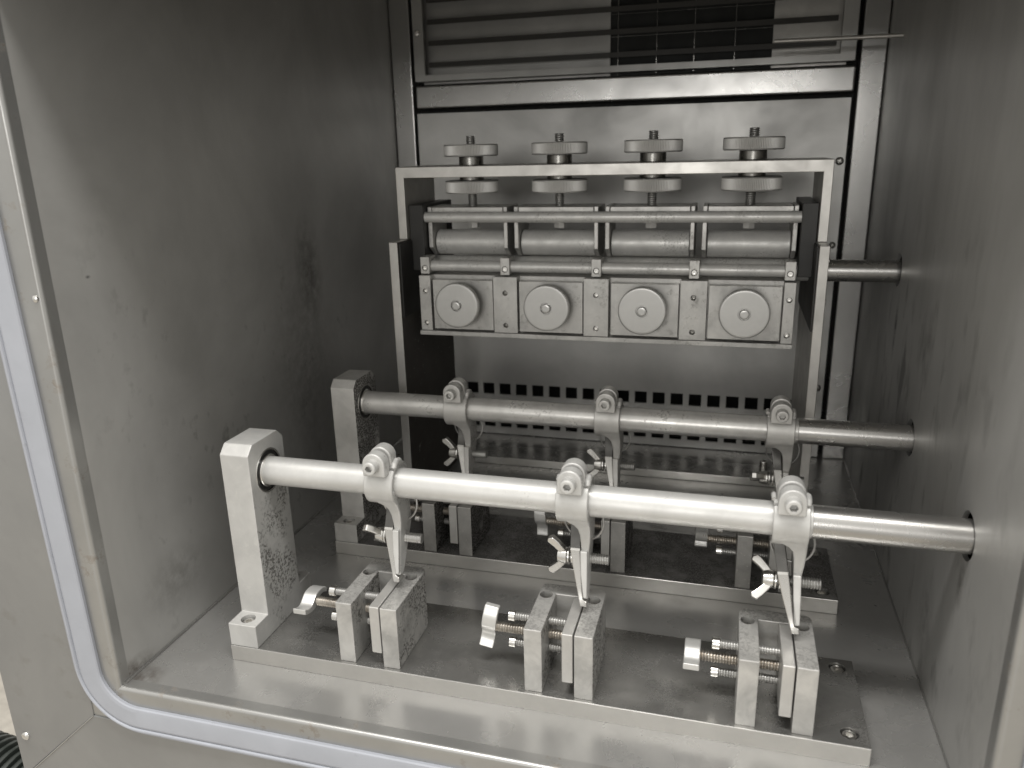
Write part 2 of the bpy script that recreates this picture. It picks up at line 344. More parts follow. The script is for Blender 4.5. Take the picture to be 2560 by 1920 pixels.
for (px, pz) in ((-388.5, 268.0),):
    b = nb(); lathe(b, (px, 357.9, pz), (0, -1, 0), [(0, 2.2), (0.8, 2.0), (1.3, 1.2), (1.5, 0.3)], 20); obj('rivet', b, M['bright'], t)

def lean(bm):
    for v in bm.verts:
        if v.co.x < XL: v.co.x -= max(0.0, v.co.z - 30) * 0.018
g = thing('door_gasket', 'blue-grey silicone gasket curving round the corner of the chamber opening', 'gasket')
b = nb(); sweep_rect(b, [(12.2, 357.9), (12.1, 355.9), (12.8, 355.1), (15, 354.7), (26, 354.5), (27.4, 354.9), (28.0, 355.8), (28.1, 357.9)], 26, 12.2, 16); lean(b); obj('seal_face', b, M['gasket'], g)
b = nb(); sweep_rect(b, [(27.8, 357.9), (28.2, 355.4), (28.9, 354.1), (29.8, 353.9), (30.5, 354.8), (31.2, 356.2), (33.6, 356.7), (34.4, 357.2), (34.5, 357.9)], 26, 12.2, 16); lean(b); obj('seal_lip', b, M['gasket'], g)

# cabinet front outside the gasket
cab = thing('cabinet_front', 'satin steel cabinet face outside the gasket, mitred at its lower left corner', 'cabinet')
b = nb()
def quadprism(bm, pts, y0, y1, bv=0.5):
    prism(bm, pts, 'Y', y0, y1, bv)
quadprism(b, [(-411, -27), (-411, 640), (-488, 640), (-488, -96)], 357.2, 372, 0.6); obj('left_panel', b, M['cabinet'], cab)
b = nb(); quadprism(b, [(-411, -27), (-487.6, -96.6), (-487.6, -300), (400, -300), (400, -27)], 357.0, 372, 0.6); obj('bottom_panel', b, M['cabinet'], cab)
b = nb(); quadprism(b, [(164, -26), (164, 640), (260, 640), (260, -26)], 357.2, 372, 0.6); obj('right_panel', b, M['cabinet'], cab)
b = nb(); quadprism(b, [(-411, 479), (-411, 640), (164, 640), (164, 479)], 357.4, 372, 0.6); obj('top_panel', b, M['cabinet'], cab)
b = nb(); lathe(b, (-478, 357.1, -58.1), (0, -1, 0), [(0, 3.3), (0.9, 3.0), (1.5, 2.0), (1.7, 0.4)], 28); obj('screw', b, M['bright'], cab)
b = nb(); tube(b, [(-411, 356.9, -27), (-487, 356.9, -96)], 0.5, 8); obj('mitre_weld', b, M['rail'], cab)

b = nb(); box(b, -3500, 2500, -2500, 2500, -902, -900, 0); struct('ground', b, M['ground'])
# corrugated hose by the cabinet
def hose(pts, r, nr, label):
    pts = [Vector(p) for p in pts]; P = []
    def cr_(p0, p1, p2, p3, t):
        return 0.5 * ((2 * p1) + (-p0 + p2) * t + (2 * p0 - 5 * p1 + 4 * p2 - p3) * t * t + (-p0 + 3 * p1 - 3 * p2 + p3) * t ** 3)
    ext = [pts[0]] + pts + [pts[-1]]
    for i in range(len(pts) - 1):
        for k in range(nr * 6 // (len(pts) - 1)):
            P.append(cr_(ext[i], ext[i + 1], ext[i + 2], ext[i + 3], k / (nr * 6 // (len(pts) - 1))))
    rad = [r * (1 + (0.07 if (k % 6) in (1, 2, 3) else -0.05)) for k in range(len(P))]
    bb = nb(); tube(bb, P, rad, 28)
    tag(obj('corrugated_hose', bb, M['hose']), label, 'hose', 'hoses beside the cabinet')
hose([(-430, 430, -260), (-560, 420, -196), (-690, 430, -190), (-900, 520, -300)], 33, 52, 'dark ribbed hose at the lower left corner, the larger one, below the screw')
hose([(-640, 520, -60), (-680, 470, -100), (-740, 430, -95), (-900, 420, -60)], 26, 40, 'thin slice of dark hose at the left edge, beside the cabinet above the pale floor')

# ------------------------------------------------------------------ back of the chamber
def screw_head(parent, x, y, z, r=4.2, mat='collar'):
    bb = nb(); lathe(bb, (x, y + 0.2, z), (0, -1, 0), [(0, r), (0.8, r * 0.97), (1.7, r * 0.72), (2.2, r * 0.3), (2.25, 0.1)], 28)
    cc = nb()
    for a in (0.4, 0.4 + PI / 2):
        mt = Matrix.Translation((x, y - 2, z)) @ Matrix.Rotation(a, 4, 'Y')
        box(cc, -r * 0.55, r * 0.55, -1.2, 1.2, -0.35, 0.35, 0, mat=mt)
    o = obj('screw', bb, M[mat], parent, cut=cc); return o
for (x0, x1, lab) in ((XL, -360.0, 'left vertical steel rail in the back corner'), (113.0, XR, 'right vertical steel rail in the back corner')):
    t = thing('corner_rail', lab, 'rail', (0, 0, 0), 'corner rails of the back wall')
    b = nb(); box(b, x0 + (0.8 if x0 == XL else 0), x1 - (0.8 if x1 == XR else 0), YB, YB + 30, 0, ZT - 1, 1.3, 3); obj('rail_body', b, M['rail'], t)
b = nb(); box(b, -357.0, 110.0, YB + 1, YB + 26, 391.5, 416.0, 2.0, 4)
tag(obj('cross_rail', b, M['rail']), 'horizontal steel rail between the louvred opening and the panel below it', 'rail')
b = nb(); box(b, -359.5, 112.5, YB + 20, YB + 24, 2, ZT - 1, 0); struct('joint_backing', b, M['dark'],
    cut=(lambda c_: (box(c_, -344, 94, YB + 10, YB + 30, 427, 560, 0), box(c_, -335, 90, YB + 10, YB + 30, 4, 72, 0), c_)[-1])(nb()))

# perforated panel
bp = thing('perforated_panel', 'steel back panel with rows of square vent holes near its foot', 'panel')
b = nb()
xs = [-356.0]; hx = [-124 + 20.89 * (k + 0.5) for k in range(-10, 10)]
for q in hx: xs += [q - 7.1, q + 7.1]
xs.append(108.0)
zs = [1.0, 10.0, 24.2, 31.4, 45.6, 52.9, 67.1, 386.0]
th = 2.5
gv = {}
def gvx(i, j, y): 
    k = (i, j, y)
    if k not in gv: gv[k] = b.verts.new((xs[i], y, zs[j]))
    return gv[k]
for i in range(len(xs) - 1):
    for j in range(len(zs) - 1):
        if i % 2 == 1 and j % 2 == 1 and j < 7 and 0 < i < len(xs) - 2:
            for (a, c_) in (((i, j), (i + 1, j)), ((i + 1, j), (i + 1, j + 1)), ((i + 1, j + 1), (i, j + 1)), ((i, j + 1), (i, j))):
                b.faces.new((gvx(*a, YB), gvx(*c_, YB), gvx(*c_, YB + th), gvx(*a, YB + th)))
        else:
            b.faces.new((gvx(i, j, YB), gvx(i + 1, j, YB), gvx(i + 1, j + 1, YB), gvx(i, j + 1, YB)))
for (a, c_) in (((0, 0), (0, len(zs) - 1)), ((len(xs) - 1, 0), (len(xs) - 1, len(zs) - 1))):
    pass
# folded edges of the sheet
for (x0, x1, z0, z1) in ((-356, -356, 1, 386), (108, 108, 1, 386)):
    v = [b.verts.new(p) for p in ((x0, YB, z0), (x0, YB + 14, z0), (x0, YB + 14, z1), (x0, YB, z1))]; b.faces.new(v)
v = [b.verts.new(p) for p in ((-356, YB, 386), (108, YB, 386), (108, YB + 14, 386), (-356, YB + 14, 386))]; b.faces.new(v)
v = [b.verts.new(p) for p in ((-356, YB, 1), (108, YB, 1), (108, YB + 14, 1), (-356, YB + 14, 1))]; b.faces.new(v)
obj('panel_sheet', b, M['back'], bp)
screw_head(bp, 104.8 - 2.3, YB, 325.1); screw_head(bp, 101.5, YB, 82.6, 4.0); screw_head(bp, 103, YB, 240, 3.6)

# louvred opening
lv = thing('louvred_vent', 'louvred opening at the top of the back wall with horizontal slats', 'vent')
b = nb(); x0, x1, z0, z1 = -356.0, 108.0, 420.5, ZT - 2
ix0, ix1, iz0, iz1 = -344.0, 94.0, 427.0, 545.0
for q in ((x0, x1, z0, iz0), (x0, x1, iz1, z1), (x0, ix0, iz0, iz1), (ix1, x1, iz0, iz1)):
    vv = [b.verts.new(p) for p in ((q[0], YB, q[2]), (q[1], YB, q[2]), (q[1], YB, q[3]), (q[0], YB, q[3]))]; b.faces.new(vv)
for (a, c_) in (((ix0, iz0), (ix1, iz0)), ((ix1, iz0), (ix1, iz1)), ((ix1, iz1), (ix0, iz1)), ((ix0, iz1), (ix0, iz0))):
    vv = [b.verts.new(p) for p in ((a[0], YB, a[1]), (c_[0], YB, c_[1]), (c_[0], YB + 3, c_[1]), (a[0], YB + 3, a[1]))]; b.faces.new(vv)
for (a, c_) in (((x0, z0), (x1, z0)), ((x0, z0), (x0, z1)), ((x1, z0), (x1, z1))):
    vv = [b.verts.new(p) for p in ((a[0], YB, a[1]), (c_[0], YB, c_[1]), (c_[0], YB + 14, c_[1]), (a[0], YB + 14, a[1]))]; b.faces.new(vv)
bmesh.ops.remove_doubles(b, verts=b.verts, dist=0.001)
obj('vent_frame', b, M['back'], lv)
for zc in (438.0, 460.5, 482.5, 504.5, 526.5):
    b = nb(); prism(b, [(YB + 4, zc - 2.8), (YB + 14, zc - 1.2), (YB + 14, zc + 1.6), (YB + 4, zc + 2.6)], 'X', ix0 + 4, ix1 - 4, 0.2)
    obj('slat', b, M['louvre'], lv)
b = nb(); box(b, ix0 - 8, -136, YB + 16.5, YB + 18.5, 418, 555, 0.3); obj('baffle_sheet', b, M['back'], lv)
b = nb(); box(b, 30.0, ix1 + 8, YB + 16.5, YB + 18.5, 418, 555, 0.3); obj('baffle_sheet', b, M['frame_side'], lv)
b = nb(); box(b, -136, 30, YB + 18, YB + 19.5, 418, 555, 0); gr = obj('filter_mesh', b, M['grille'], lv)
b = nb()
for xx in (-128, -87, -48, -7): box(b, xx - 0.35, xx + 0.35, YB + 17.1, YB + 17.9, 419, 554, 0)
for zz in (437, 457, 479, 501, 523): box(b, -136, 30, YB + 16.4, YB + 17.0, zz - 0.25, zz + 0.25, 0)
obj('wire_grid', b, M['collar'], gr)
screw_head(lv, -351, YB, 471, 3.6, 'bright'); screw_head(lv, 101.5, YB, 484, 3.6, 'bright')

b = nb(); cyl(b, (28.5, 812, 433.6), (XR + 2, 812, 432.8), 1.9, 20, 0.3)
tag(obj('sensor_probe', b, M['frame']), 'thin horizontal probe rod sticking out of the right wall below the louvres', 'probe')

# ------------------------------------------------------------------ base plates
def base_plate(y0, y1, mat, label):
    t = thing('base_plate', label, 'plate', (-327.3, y0, 0), 'long base plates on the chamber floor')
    b_ = nb(); box(b_, 0, 420.8, 0, y1 - y0, 0, 12.2, 0.5)
    cc = nb()
    for (bx, by) in ((410.3, 10.7), (410.3, 72.8)): lathe(cc, (bx, by, 13.2), (0, 0, -1), [(0, 5.6), (1.2, 5.2), (7, 5.2)], 32)
    o = obj('plate', b_, mat, t, cut=cc)
    o.data.materials.append(M['plate_edge'])
    for p in o.data.polygons:
        if abs(p.normal.z) < 0.9 and p.center.y < 0.0015: p.material_index = 1
    for (bx, by) in ((410.3, 10.7), (410.3, 72.8)):
        b_ = nb(); lathe(b_, (0, 0, 0), (0, 0, 1), [(0, 4.6), (4.0, 4.6), (4.7, 3.9), (4.9, 2.6)], 28); c_ = nb(); hexcut(c_, (0, 0, 5), (0, 0, -1), 2.4, 2.6)
        obj('bolt', b_, M['bright'], t, loc=(bx, by, 6.4), cut=c_)
    return t
base_plate(403.8, 486.5, M['plate_top'], 'long front base plate of dark stained steel, nearest the opening')
base_plate(560.6, 643.5, M['plate_top_dirty'], 'long rear base plate covered in dark dust, behind the front plate')

# ------------------------------------------------------------------ bearing posts
def post(dy, mat, label):
    t = thing('bearing_post', label, 'post', (-327.0, 404.3 + dy, 12.2), 'bearing posts at the left ends of the shafts')
    W = 21.8
    b_ = nb()
    pts = [(0, 0), (0, 17.4), (16.2, 17.4), (16.2, 138.6), (22.6, 145), (53.0, 145), (60.0, 138.6), (60.0, 17.4), (76.4, 17.4), (76.4, 0)]
    prism(b_, pts, 'X', 0, W, 0.5)
    c_ = nb(); cyl(c_, (W - 9, 38.7, 120.1), (W + 3, 38.7, 120.1), 16.0, 64, 0)
    for yy in (8.2, 68.2): cyl(c_, (W / 2, yy, 10.5), (W / 2, yy, 20), 5.2, 36, 0)
    obj('post_body', b_, mat, t, cut=c_)
    bg_ = nb(); lathe(bg_, (W - 8, 38.7, 120.1), (1, 0, 0), [(0, 15.9), (7.6, 15.9), (7.9, 15.6), (7.9, 14.7), (6.9, 14.6), (0.2, 14.5)], 64, caps=False)
    br = obj('bearing', bg_, M['bright'], t)
    bg_ = nb(); lathe(bg_, (W - 8, 38.7, 120.1), (1, 0, 0), [(0, 14.4), (6.6, 14.4), (6.9, 13.8), (6.9, 11.9), (6.2, 11.6)], 64); obj('seal', bg_, M['seal'], br)
    bg_ = nb(); lathe(bg_, (W - 7.5, 38.7, 120.1), (1, 0, 0), [(0, 11.6), (7.9, 11.6), (8.4, 11.2), (8.4, 10.0)], 64); obj('inner_ring', bg_, M['bright'], br)
    for yy in (8.2, 68.2):
        bb = nb(); lathe(bb, (0, 0, 0), (0, 0, 1), [(0, 4.4), (4.2, 4.4), (4.9, 3.8), (5.0, 2.4)], 28); cc = nb(); hexcut(cc, (0, 0, 5.1), (0, 0, -1), 2.3, 2.6)
        obj('bolt', bb, M['bright'], t, loc=(W / 2, yy, 10.6), cut=cc)
    return t
post(0, M['post'], 'pale front bearing post at the left end of the nearest shaft')
post(156.9, M['post_rear'], 'darker rear bearing post speckled with corrosion, behind the pale one')

# ------------------------------------------------------------------ shafts
def shaft(y, z, r, mat, x0, xm, label):
    t = thing('shaft', label, 'shaft', (x0, y, z), 'horizontal shafts')
    b_ = nb(); cyl(b_, (0, 0, 0), (xm - x0, 0, 0), r, 96, 0.6); obj('worn_length', b_, mat, t)
    b_ = nb(); cyl(b_, (xm - x0 - 0.5, 0, 0), (XR + 50 - x0, 0, 0), r * 1.0 - 0.12, 96, 0.3); obj('bare_length', b_, M['shaft_bare'], t)
    return t
SY1, SZ1, SY2 = 443.0, 132.2, 600.0
shaft(SY1, SZ1, 10.0, M['shaft_front'], -313.0, 55, 'pale front shaft, nearest, carrying three clamps into the right wall')
shaft(SY2, SZ1, 10.0, M['shaft_rear'], -313.0, 58, 'worn middle shaft with three clamps, running into the right wall')

# ------------------------------------------------------------------ specimen clamps
def make_clamp(mat, label, loc):
    t = thing('specimen_clamp', label, 'clamp', loc)
    # split ring with its two ears (profile swept round the shaft)
    b_ = nb(); W = 20.3
    lathe(b_, (0, 0, 0), (1, 0, 0), [(0.9, 13.0), (0.2, 13.6), (0.0, 14.2), (0.5, 14.7), (W - 0.5, 14.7), (W, 14.2), (W - 0.2, 13.6), (W - 0.9, 13.0)], 72, caps=True)
    c_ = nb(); cyl(c_, (-3, 0, 0), (W + 3, 0, 0), 10.15, 72, 0); box(c_, -2, W + 2, -8.6, -7.0, 2, 26, 0)
    obj('ring', b_, mat, t, cut=c_)
    def ear(y0, y1, zlow, dz=0.0):
        q = nb(); pts = []
        cx, rz = 9.6, 7.7
        for k in range(0, 17): a = PI * k / 16; pts.append((cx + rz * math.cos(a), 18.4 + dz + rz * math.sin(a)))
        pts += [(cx - rz - 0.0, zlow), (cx + rz + 0.0, zlow)]
        prism(q, pts, 'Y', y0, y1, 0.9, 3); return q
    obj('ear', ear(-17.2, -8.7, 10.2), mat, t); obj('ear', ear(-6.3, 3.2, 9.0, 0.9), mat, t)
    # clamp screw facing the camera
    b_ = nb(); lathe(b_, (9.6, -16.8, 18.2), (0, -1, 0), [(0, 4.6), (6.4, 4.6), (7.1, 4.2), (7.3, 3.6)], 40)
    c_ = nb(); hexcut(c_, (9.6, -24.1, 18.2), (0, 1, 0), 2.55, 4.2); obj('cap_screw', b_, mat, t, cut=c_)
    # hinge barrels beside the ears
    b_ = nb(); tube(b_, [(17.8, 7, 11.0), (18.6, 3, 14.6), (18.8, -1, 15.9), (18.9, -5.0, 14.6), (18.9, -6.5, 12.5)], [2.2, 2.2, 2.2, 2.1, 1.8], 14)
    tube(b_, [(0.9, 6, 11.5), (0.4, 3, 14.0), (0.2, -1, 15.2), (0.2, -4.5, 14.2)], [1.6, 1.6, 1.6, 1.4], 12)
    obj('hinge_lug', b_, mat, t)
    # fixed arm sweeping down from the ring: swept sections (z, x0, x1, y0, y1)
    b_ = nb()
    S = [(-2, 4.5, 20.2, -13.9, 10), (-8, 4.0, 20.3, -12.0, 11), (-11.5, 6.2, 20.4, -9.8, 12), (-14.5, 10.2, 20.6, -7.8, 12.6), (-18, 12.6, 20.7, -6.0, 13),
         (-23, 13.8, 20.6, -4.6, 13.5), (-29, 14.2, 20.2, -3.6, 14.6), (-33.2, 14.4, 19.6, -3.3, 16.2), (-36.5, 14.5, 19.3, -3.8, 16.0), (-48, 15.4, 19.5, -6.2, 8.5), (-60, 16.2, 19.9, -8.7, 0.5), (-64.6, 16.8, 20.0, -9.8, -3.2)]
    def sections(bm, S_, bvl=1.0):
        rings = []
        for (z, xa, xb, ya, yb) in S_:
            q = min(bvl, (xb - xa) * 0.35, (yb - ya) * 0.35)
            rings.append([bm.verts.new(p) for p in ((xa + q, ya, z), (xb - q, ya, z), (xb - q * 0.3, ya + q * 0.3, z), (xb, ya + q, z), (xb, yb - q, z), (xb - q, yb, z), (xa + q, yb, z), (xa, yb - q, z), (xa, ya + q, z), (xa + q * 0.3, ya + q * 0.3, z))])
        for r0, r1 in zip(rings, rings[1:]):
            for k in range(10): bm.faces.new((r0[k], r0[(k + 1) % 10], r1[(k + 1) % 10], r1[k]))
        bm.faces.new(rings[0]); bm.faces.new(rings[-1][::-1])
    sections(b_, S)
    c_ = nb(); cyl(c_, (-3, 0, 0), (W + 3, 0, 0), 10.15, 72, 0)
    cyl(c_, (10, 5.0, -43.4), (26, 5.0, -43.4), 3.5, 28, 0)
    obj('fixed_arm', b_, mat, t, cut=c_)
    # bright front inset of the fixed jaw
    b_ = nb(); prism(b_, [(14.3, -33.3), (18.9, -33.3), (19.4, -48), (19.8, -62.5), (18.6, -63.6), (17.3, -62.5), (15.2, -48)], 'Y', -1.2, 2.2, 0.7, 3,
                    mat=Matrix.Translation((0, 1.3, 0)) @ Matrix(((1, 0, 0, 0), (0, 1, 0.205, 0.6), (0, 0, 1, 0), (0, 0, 0, 1))))
    obj('fixed_jaw_pad', b_, mat, t)
    # movable jaw
    b_ = nb()
    S2 = [(-32.6, 7.6, 13.9, -3.6, 15.2), (-33.8, 7.6, 14.0, -4.6, 15), (-46, 9.9, 15.2, -6.6, 9), (-58, 12.7, 16.2, -9.2, 1), (-65.0, 14.2, 17.2, -10.8, -3), (-66.2, 14.6, 19.6, -11.4, -4.0), (-69.2, 15.2, 19.6, -11.8, -4.6)]
    sections(b_, S2, 0.6)
    c_ = nb(); cyl(c_, (0, 5.0, -43.4), (20, 5.0, -43.4), 3.5, 28, 0)
    mj_ = obj('movable_jaw', b_, M['jaw'], t, cut=c_)
    b_ = nb(); sections(b_, [(-12.5, 5.4, 12.2, 9.0, 15), (-20, 5.9, 12.8, 6.0, 15), (-28, 6.8, 13.7, 0.6, 15), (-32.7, 7.5, 13.9, -3.5, 15.1)], 0.6)
    obj('upper_jaw_shaded', b_, M['upper_jaw_shaded'], mj_)  # upper part of the movable jaw, split off to carry the painted-in dark reflection
    # clamping bolt, washers, wing nut
    b_ = nb(); thread(b_, (-1.0, 5.0, -43.4), (31.5, 5.0, -43.4), 3.5, 1.6, 0.65, 28); obj('threaded_bolt', b_, M['thread'], t)
    for xx in (4.3, 7.0):
        b_ = nb(); lathe(b_, (xx, 5, -43.4), (1, 0, 0), [(0, 4.2), (0.3, 5.9), (1.3, 5.9), (1.6, 4.2)], 36); obj('washer', b_, M['bright'], t)
    wn = nb(); lathe(wn, (-2.6, 0, 0), (1, 0, 0), [(0, 3.6), (0.6, 4.6), (3.2, 5.2), (6.2, 5.6), (6.6, 5.2)], 36)
    for s in (1, -1):
        # wing: flat paddle leaving the hub outwards and backwards
        tt = nb(); pts = [(2.5, 4.0), (-1.5, 4.2), (-4.8, 8.0), (-9.0, 12.0), (-8.6, 14.6), (-5.2, 16.2), (-2.2, 13.2), (1.2, 8.6), (3.4, 5.2)]
        prism(tt, [(p[0], p[1] * s * 0.85) for p in pts], 'Y', -2.3, 2.3, 0.8, 3); merge(wn, tt)
    wo_ = obj('wing_nut', wn, M['bright'], t, loc=(0, 5.0, -43.4))
    # wire spring loop
    b_ = nb(); P = []
    for k in range(40):
        a = 2 * PI * k / 40; P.append((14 + 12.6 * math.cos(a), 10.5 + 1.2 * math.sin(a * 2), -20.5 + 12.6 * math.sin(a)))
    tube(b_, P, 0.75, 8, True); obj('spring_wire', b_, M['thread'], t)
    return t, wo_
CL = [(-225.4, 'left', 45), (-95.9, 'middle', 0), (32.4, 'right', -48)]
fr_names = ('pale clamp on the front shaft nearest its bearing post, over the left front vise',
            'pale clamp at the middle of the front shaft, over the middle front vise',
            'pale clamp on the front shaft nearest the right wall, its movable jaw wide open')
rr_names = ('greyer clamp on the middle shaft nearest its bearing post',
            'greyer clamp at the centre of the middle shaft, between the two others on it',
            'greyer clamp on the middle shaft nearest the right wall, behind the front right clamp')
c0, w0 = make_clamp(M['clamp'], fr_names[0], (CL[0][0], SY1, SZ1)); w0.rotation_euler = (math.radians(45), 0, 0)
c0['group'] = 'clamps on the front shaft'
for k in (1, 2):
    c_ = copy_tree(c0); c_.location = (CL[k][0] * MM, SY1 * MM, SZ1 * MM); c_['label'] = fr_names[k]
    kids(c_, 'wing_nut')[0].rotation_euler = (math.radians((45, 4, -42)[k]), 0, 0)
    mj = kids(c_, 'movable_jaw')[0]
    if k == 2:
        piv = Matrix.Translation(Vector((16.5, -7, -66)) * MM); mj.matrix_local = piv @ Matrix.Rotation(math.radians(-4.0), 4, 'Y') @ piv.inverted()
c1, w1 = make_clamp(M['clamp_rear'], rr_names[0], (-227.5, SY2, SZ1)); c1['group'] = 'clamps on the middle shaft'; w1.rotation_euler = (0.05, 0, 0)
for k, xx in ((1, -98.3), (2, 34.5)):
    c_ = copy_tree(c1); c_.location = (xx * MM, SY2 * MM, SZ1 * MM); c_['label'] = rr_names[k]
    kids(c_, 'wing_nut')[0].rotation_euler = (math.radians((3, -3, 62)[k]), 0, 0)

# ------------------------------------------------------------------ vises
def make_vise(mat, label, loc):
    t = thing('bench_vise', label, 'vise', loc)
    H = 45.2
    b_ = nb(); pts = [(0, 0), (0, 51.5), (1.3, 54.4), (4.2, 55.8), (40.0, 55.8), (42.8, 54.4), (44.1, 51.5), (44.1, 0), (32.2, 0), (32.2, 44), (11.6, 44), (11.6, 0)]
    prism(b_, pts, 'Z', 0, H, 0.55, 2)
    c_ = nb()
    for xx in (5.3, 37.6): cyl(c_, (xx, 41.8, H - 7), (xx, 41.8, H + 3), 4.4, 36, 0)
    body = obj('vise_body', b_, mat, t, cut=c_)
    for xx in (5.3, 37.6):
        b_ = nb(); lathe(b_, (0, 0, 0), (0, 0, 1), [(0, 3.9), (2.5, 3.9), (3.2, 3.3), (3.3, 2.2)], 24); c_ = nb(); hexcut(c_, (0, 0, 3.4), (0, 0, -1), 2.0, 2)
        obj('bolt', b_, M['collar'], t, loc=(xx, 41.8, H - 6.9), cut=c_)
    b_ = nb(); box(b_, 24.2, 31.3, 0.4, 43.2, 10.0, H - 0.1, 0.7, 3); obj('sliding_jaw', b_, M['jawblock'], t)
    for zz in (38.6, 18.6):
        b_ = nb(); thread(b_, (-11.2, 22.5, zz), (24.3, 22.5, zz), 2.8, 1.6, 0.6, 24)
        g_ = obj('guide_screw', b_, M['thread'], t)
        b_ = nb(); lathe(b_, (-15.6, 22.5, zz), (1, 0, 0), [(0, 3.2), (0.4, 3.7), (4.4, 3.7), (4.7, 3.4)], 32); c_ = nb(); hexcut(c_, (-15.6, 22.5, zz), (1, 0, 0), 2.3, 2.4)
        obj('screw_head', b_, M['bright'], g_, cut=c_)
    b_ = nb(); thread(b_, (-27, 22.5, 28.6), (24.3, 22.5, 28.6), 3.4, 1.75, 0.65, 24); obj('lead_screw', b_, M['thread_rust'], t)
    # cast handle with a wavy bar
    b_ = nb(); n_ = 22; top = []; bot = []
    for k in range(n_ + 1):
        u = -15.5 + 31 * k / n_; v = -2.8 * math.sin(u / 15.5 * PI) ; th_ = 2.6 + 2.4 * math.exp(-(u / 4.5) ** 2)
        top.append((v + th_ * 0.8, u)); bot.append((v - th_ * 0.8, u))
    prism(b_, top + bot[::-1], 'X', -5.2, 4.6, 0.7, 2)
    h = obj('handle', b_, M['handle'], t, loc=(-28.5, 22.5, 28.6))
    return t, h
vn = ('front vise nearest the bearing post, its handle tilted', 'middle vise of the front row, its bright handle upright', 'front vise nearest the right wall, its handle turned end-on')
rn = ('pitted rear vise nearest the bearing post, partly hidden by the front shaft', 'pitted middle vise of the rear row, behind the middle front clamp', 'pitted rear vise nearest the right wall, its handle turned end-on')
v0, h0 = make_vise(M['vise'], vn[0], (-242.2, 406.6, 12.2)); v0['group'] = 'vises on the front base plate'
h0.rotation_euler = (math.radians(-90), math.radians(0), 0); h0.location.x = -32.5 * MM
def set_handle(v, rot, x=-28.5):
    h_ = kids(v, 'handle')[0]; h_.rotation_euler = tuple(math.radians(q) for q in rot); h_.location.x = x * MM
for k, xx in ((1, -111.9), (2, 18.0)):
    v_ = copy_tree(v0); v_.location = (xx * MM, 406.6 * MM, 12.2 * MM); v_['label'] = vn[k]
    set_handle(v_, ((0, 0, 0), (-4, 9, 0), (84, 0, 0))[k], (-32, -29.0, -26.8)[k])
v1, h1 = make_vise(M['vise_rear'], rn[0], (-242.2, 562.0, 12.2)); v1['group'] = 'vises on the rear base plate'; set_handle(v1, (30, 0, 0))
for k, xx in ((1, -112.5), (2, 17.6)):
    v_ = copy_tree(v1); v_.location = (xx * MM, (563.5 if k == 1 else 562.0) * MM, 12.2 * MM); v_['label'] = rn[k]
    set_handle(v_, ((0, 0, 0), (14, 0, 0), (80, 0, 0))[k], (-28, -30, -27)[k])

# ------------------------------------------------------------------ rear roller stand
XC = -112.4
st = thing('roller_stand', 'tall steel stand of two side plates and an inverted U frame at the back', 'stand', (XC, 660, 0))
def P_(x0, x1, y0, y1, z0, z1, bv=0.5):
    q = nb(); box(q, x0 - XC, x1 - XC, y0 - 660, y1 - 660, z0, z1, bv); return q
c = nb(); cyl(c, (-310 - XC, 60, 238), (-285 - XC, 60, 238), 13.5, 48, 0)
obj('side_plate', P_(-300.5, -292.3, 660, 798, 0, 266), M['frame_side'], st, cut=c)
obj('side_plate', P_(68.1, 75.8, 660, 798, 0, 266), M['frame_side'], st)
q = nb(); prism(q, [(-300.5 - XC, 266.2), (-300.5 - XC, 331.3), (75.9 - XC, 331.3), (75.9 - XC, 266.2), (68.4 - XC, 266.2), (68.4 - XC, 321.6), (-292.6 - XC, 321.6), (-292.6 - XC, 266.2)], 'Y', 25, 103, 0.5)
obj('top_frame', q, M['frame'], st)
obj('black_block', P_(-292.2, -278.6, 692, 772, 236, 297), M['black'], st)
obj('black_block', P_(55.6, 68.0, 692, 772, 236, 297), M['black'], st)
obj('dark_face_sheet', P_(-292.2, -290.6, 663, 795, 196, 264.5, 0.3), M['black'], st, cut=(lambda c_: (cyl(c_, (-310 - XC, 60, 238), (-285 - XC, 60, 238), 13.6, 48, 0), c_)[-1])(nb()))  # thin black sheet over the side plate, darkens its upper inner face
obj('dark_face_sheet', P_(66.4, 68.0, 663, 795, 196, 264.5, 0.3), M['black'], st)
q = nb(); lathe(q, (-297 - XC, 60, 238), (1, 0, 0), [(0, 13.4), (5.6, 13.4), (6.0, 12.8), (5.6, 11.5), (5.2, 10)], 48); obj('bearing', q, M['collar'], st)
for (yy, zz) in ((722, 256), (722, 214)):
    q = nb(); lathe(q, (-290.7 - XC, yy - 660, zz), (1, 0, 0), [(0, 4.0), (1.5, 4.0), (2.2, 3.2), (2.2, 1)], 24); obj('bolt', q, M['collar'], st)
for zz in (252, 218):
    q = nb(); lathe(q, (75.8 - XC, 18, zz), (1, 0, 0), [(0, 3.4), (1.8, 3.4), (2.4, 2.6), (2.4, 1)], 24); obj('bolt', q, M['bright'], st)
b = nb(); box(b, -289, 66, 790, 828, 0.2, 8.6, 0.4)
o = tag(obj('floor_bar', b, M['plate_top']), 'flat steel bar lying across the chamber floor near the perforated panel', 'bar')
o.data.materials.append(M['plate_edge'])
for p in o.data.polygons:
    if p.center.y < 0.791: p.material_index = 1
cs = thing('floor_screw', 'small bright capped screw standing on the floor bar at its right end', 'screw', (46.8, 812, 8.6))
b = nb(); lathe(b, (0, 0, 0), (0, 0, 1), [(0, 4.0), (10.5, 4.0), (11.5, 3.5), (11.6, 2.4)], 28); cc = nb(); hexcut(cc, (0, 0, 11.7), (0, 0, -1), 2.2, 4); obj('screw_head', b, M['bright'], cs, cut=cc)

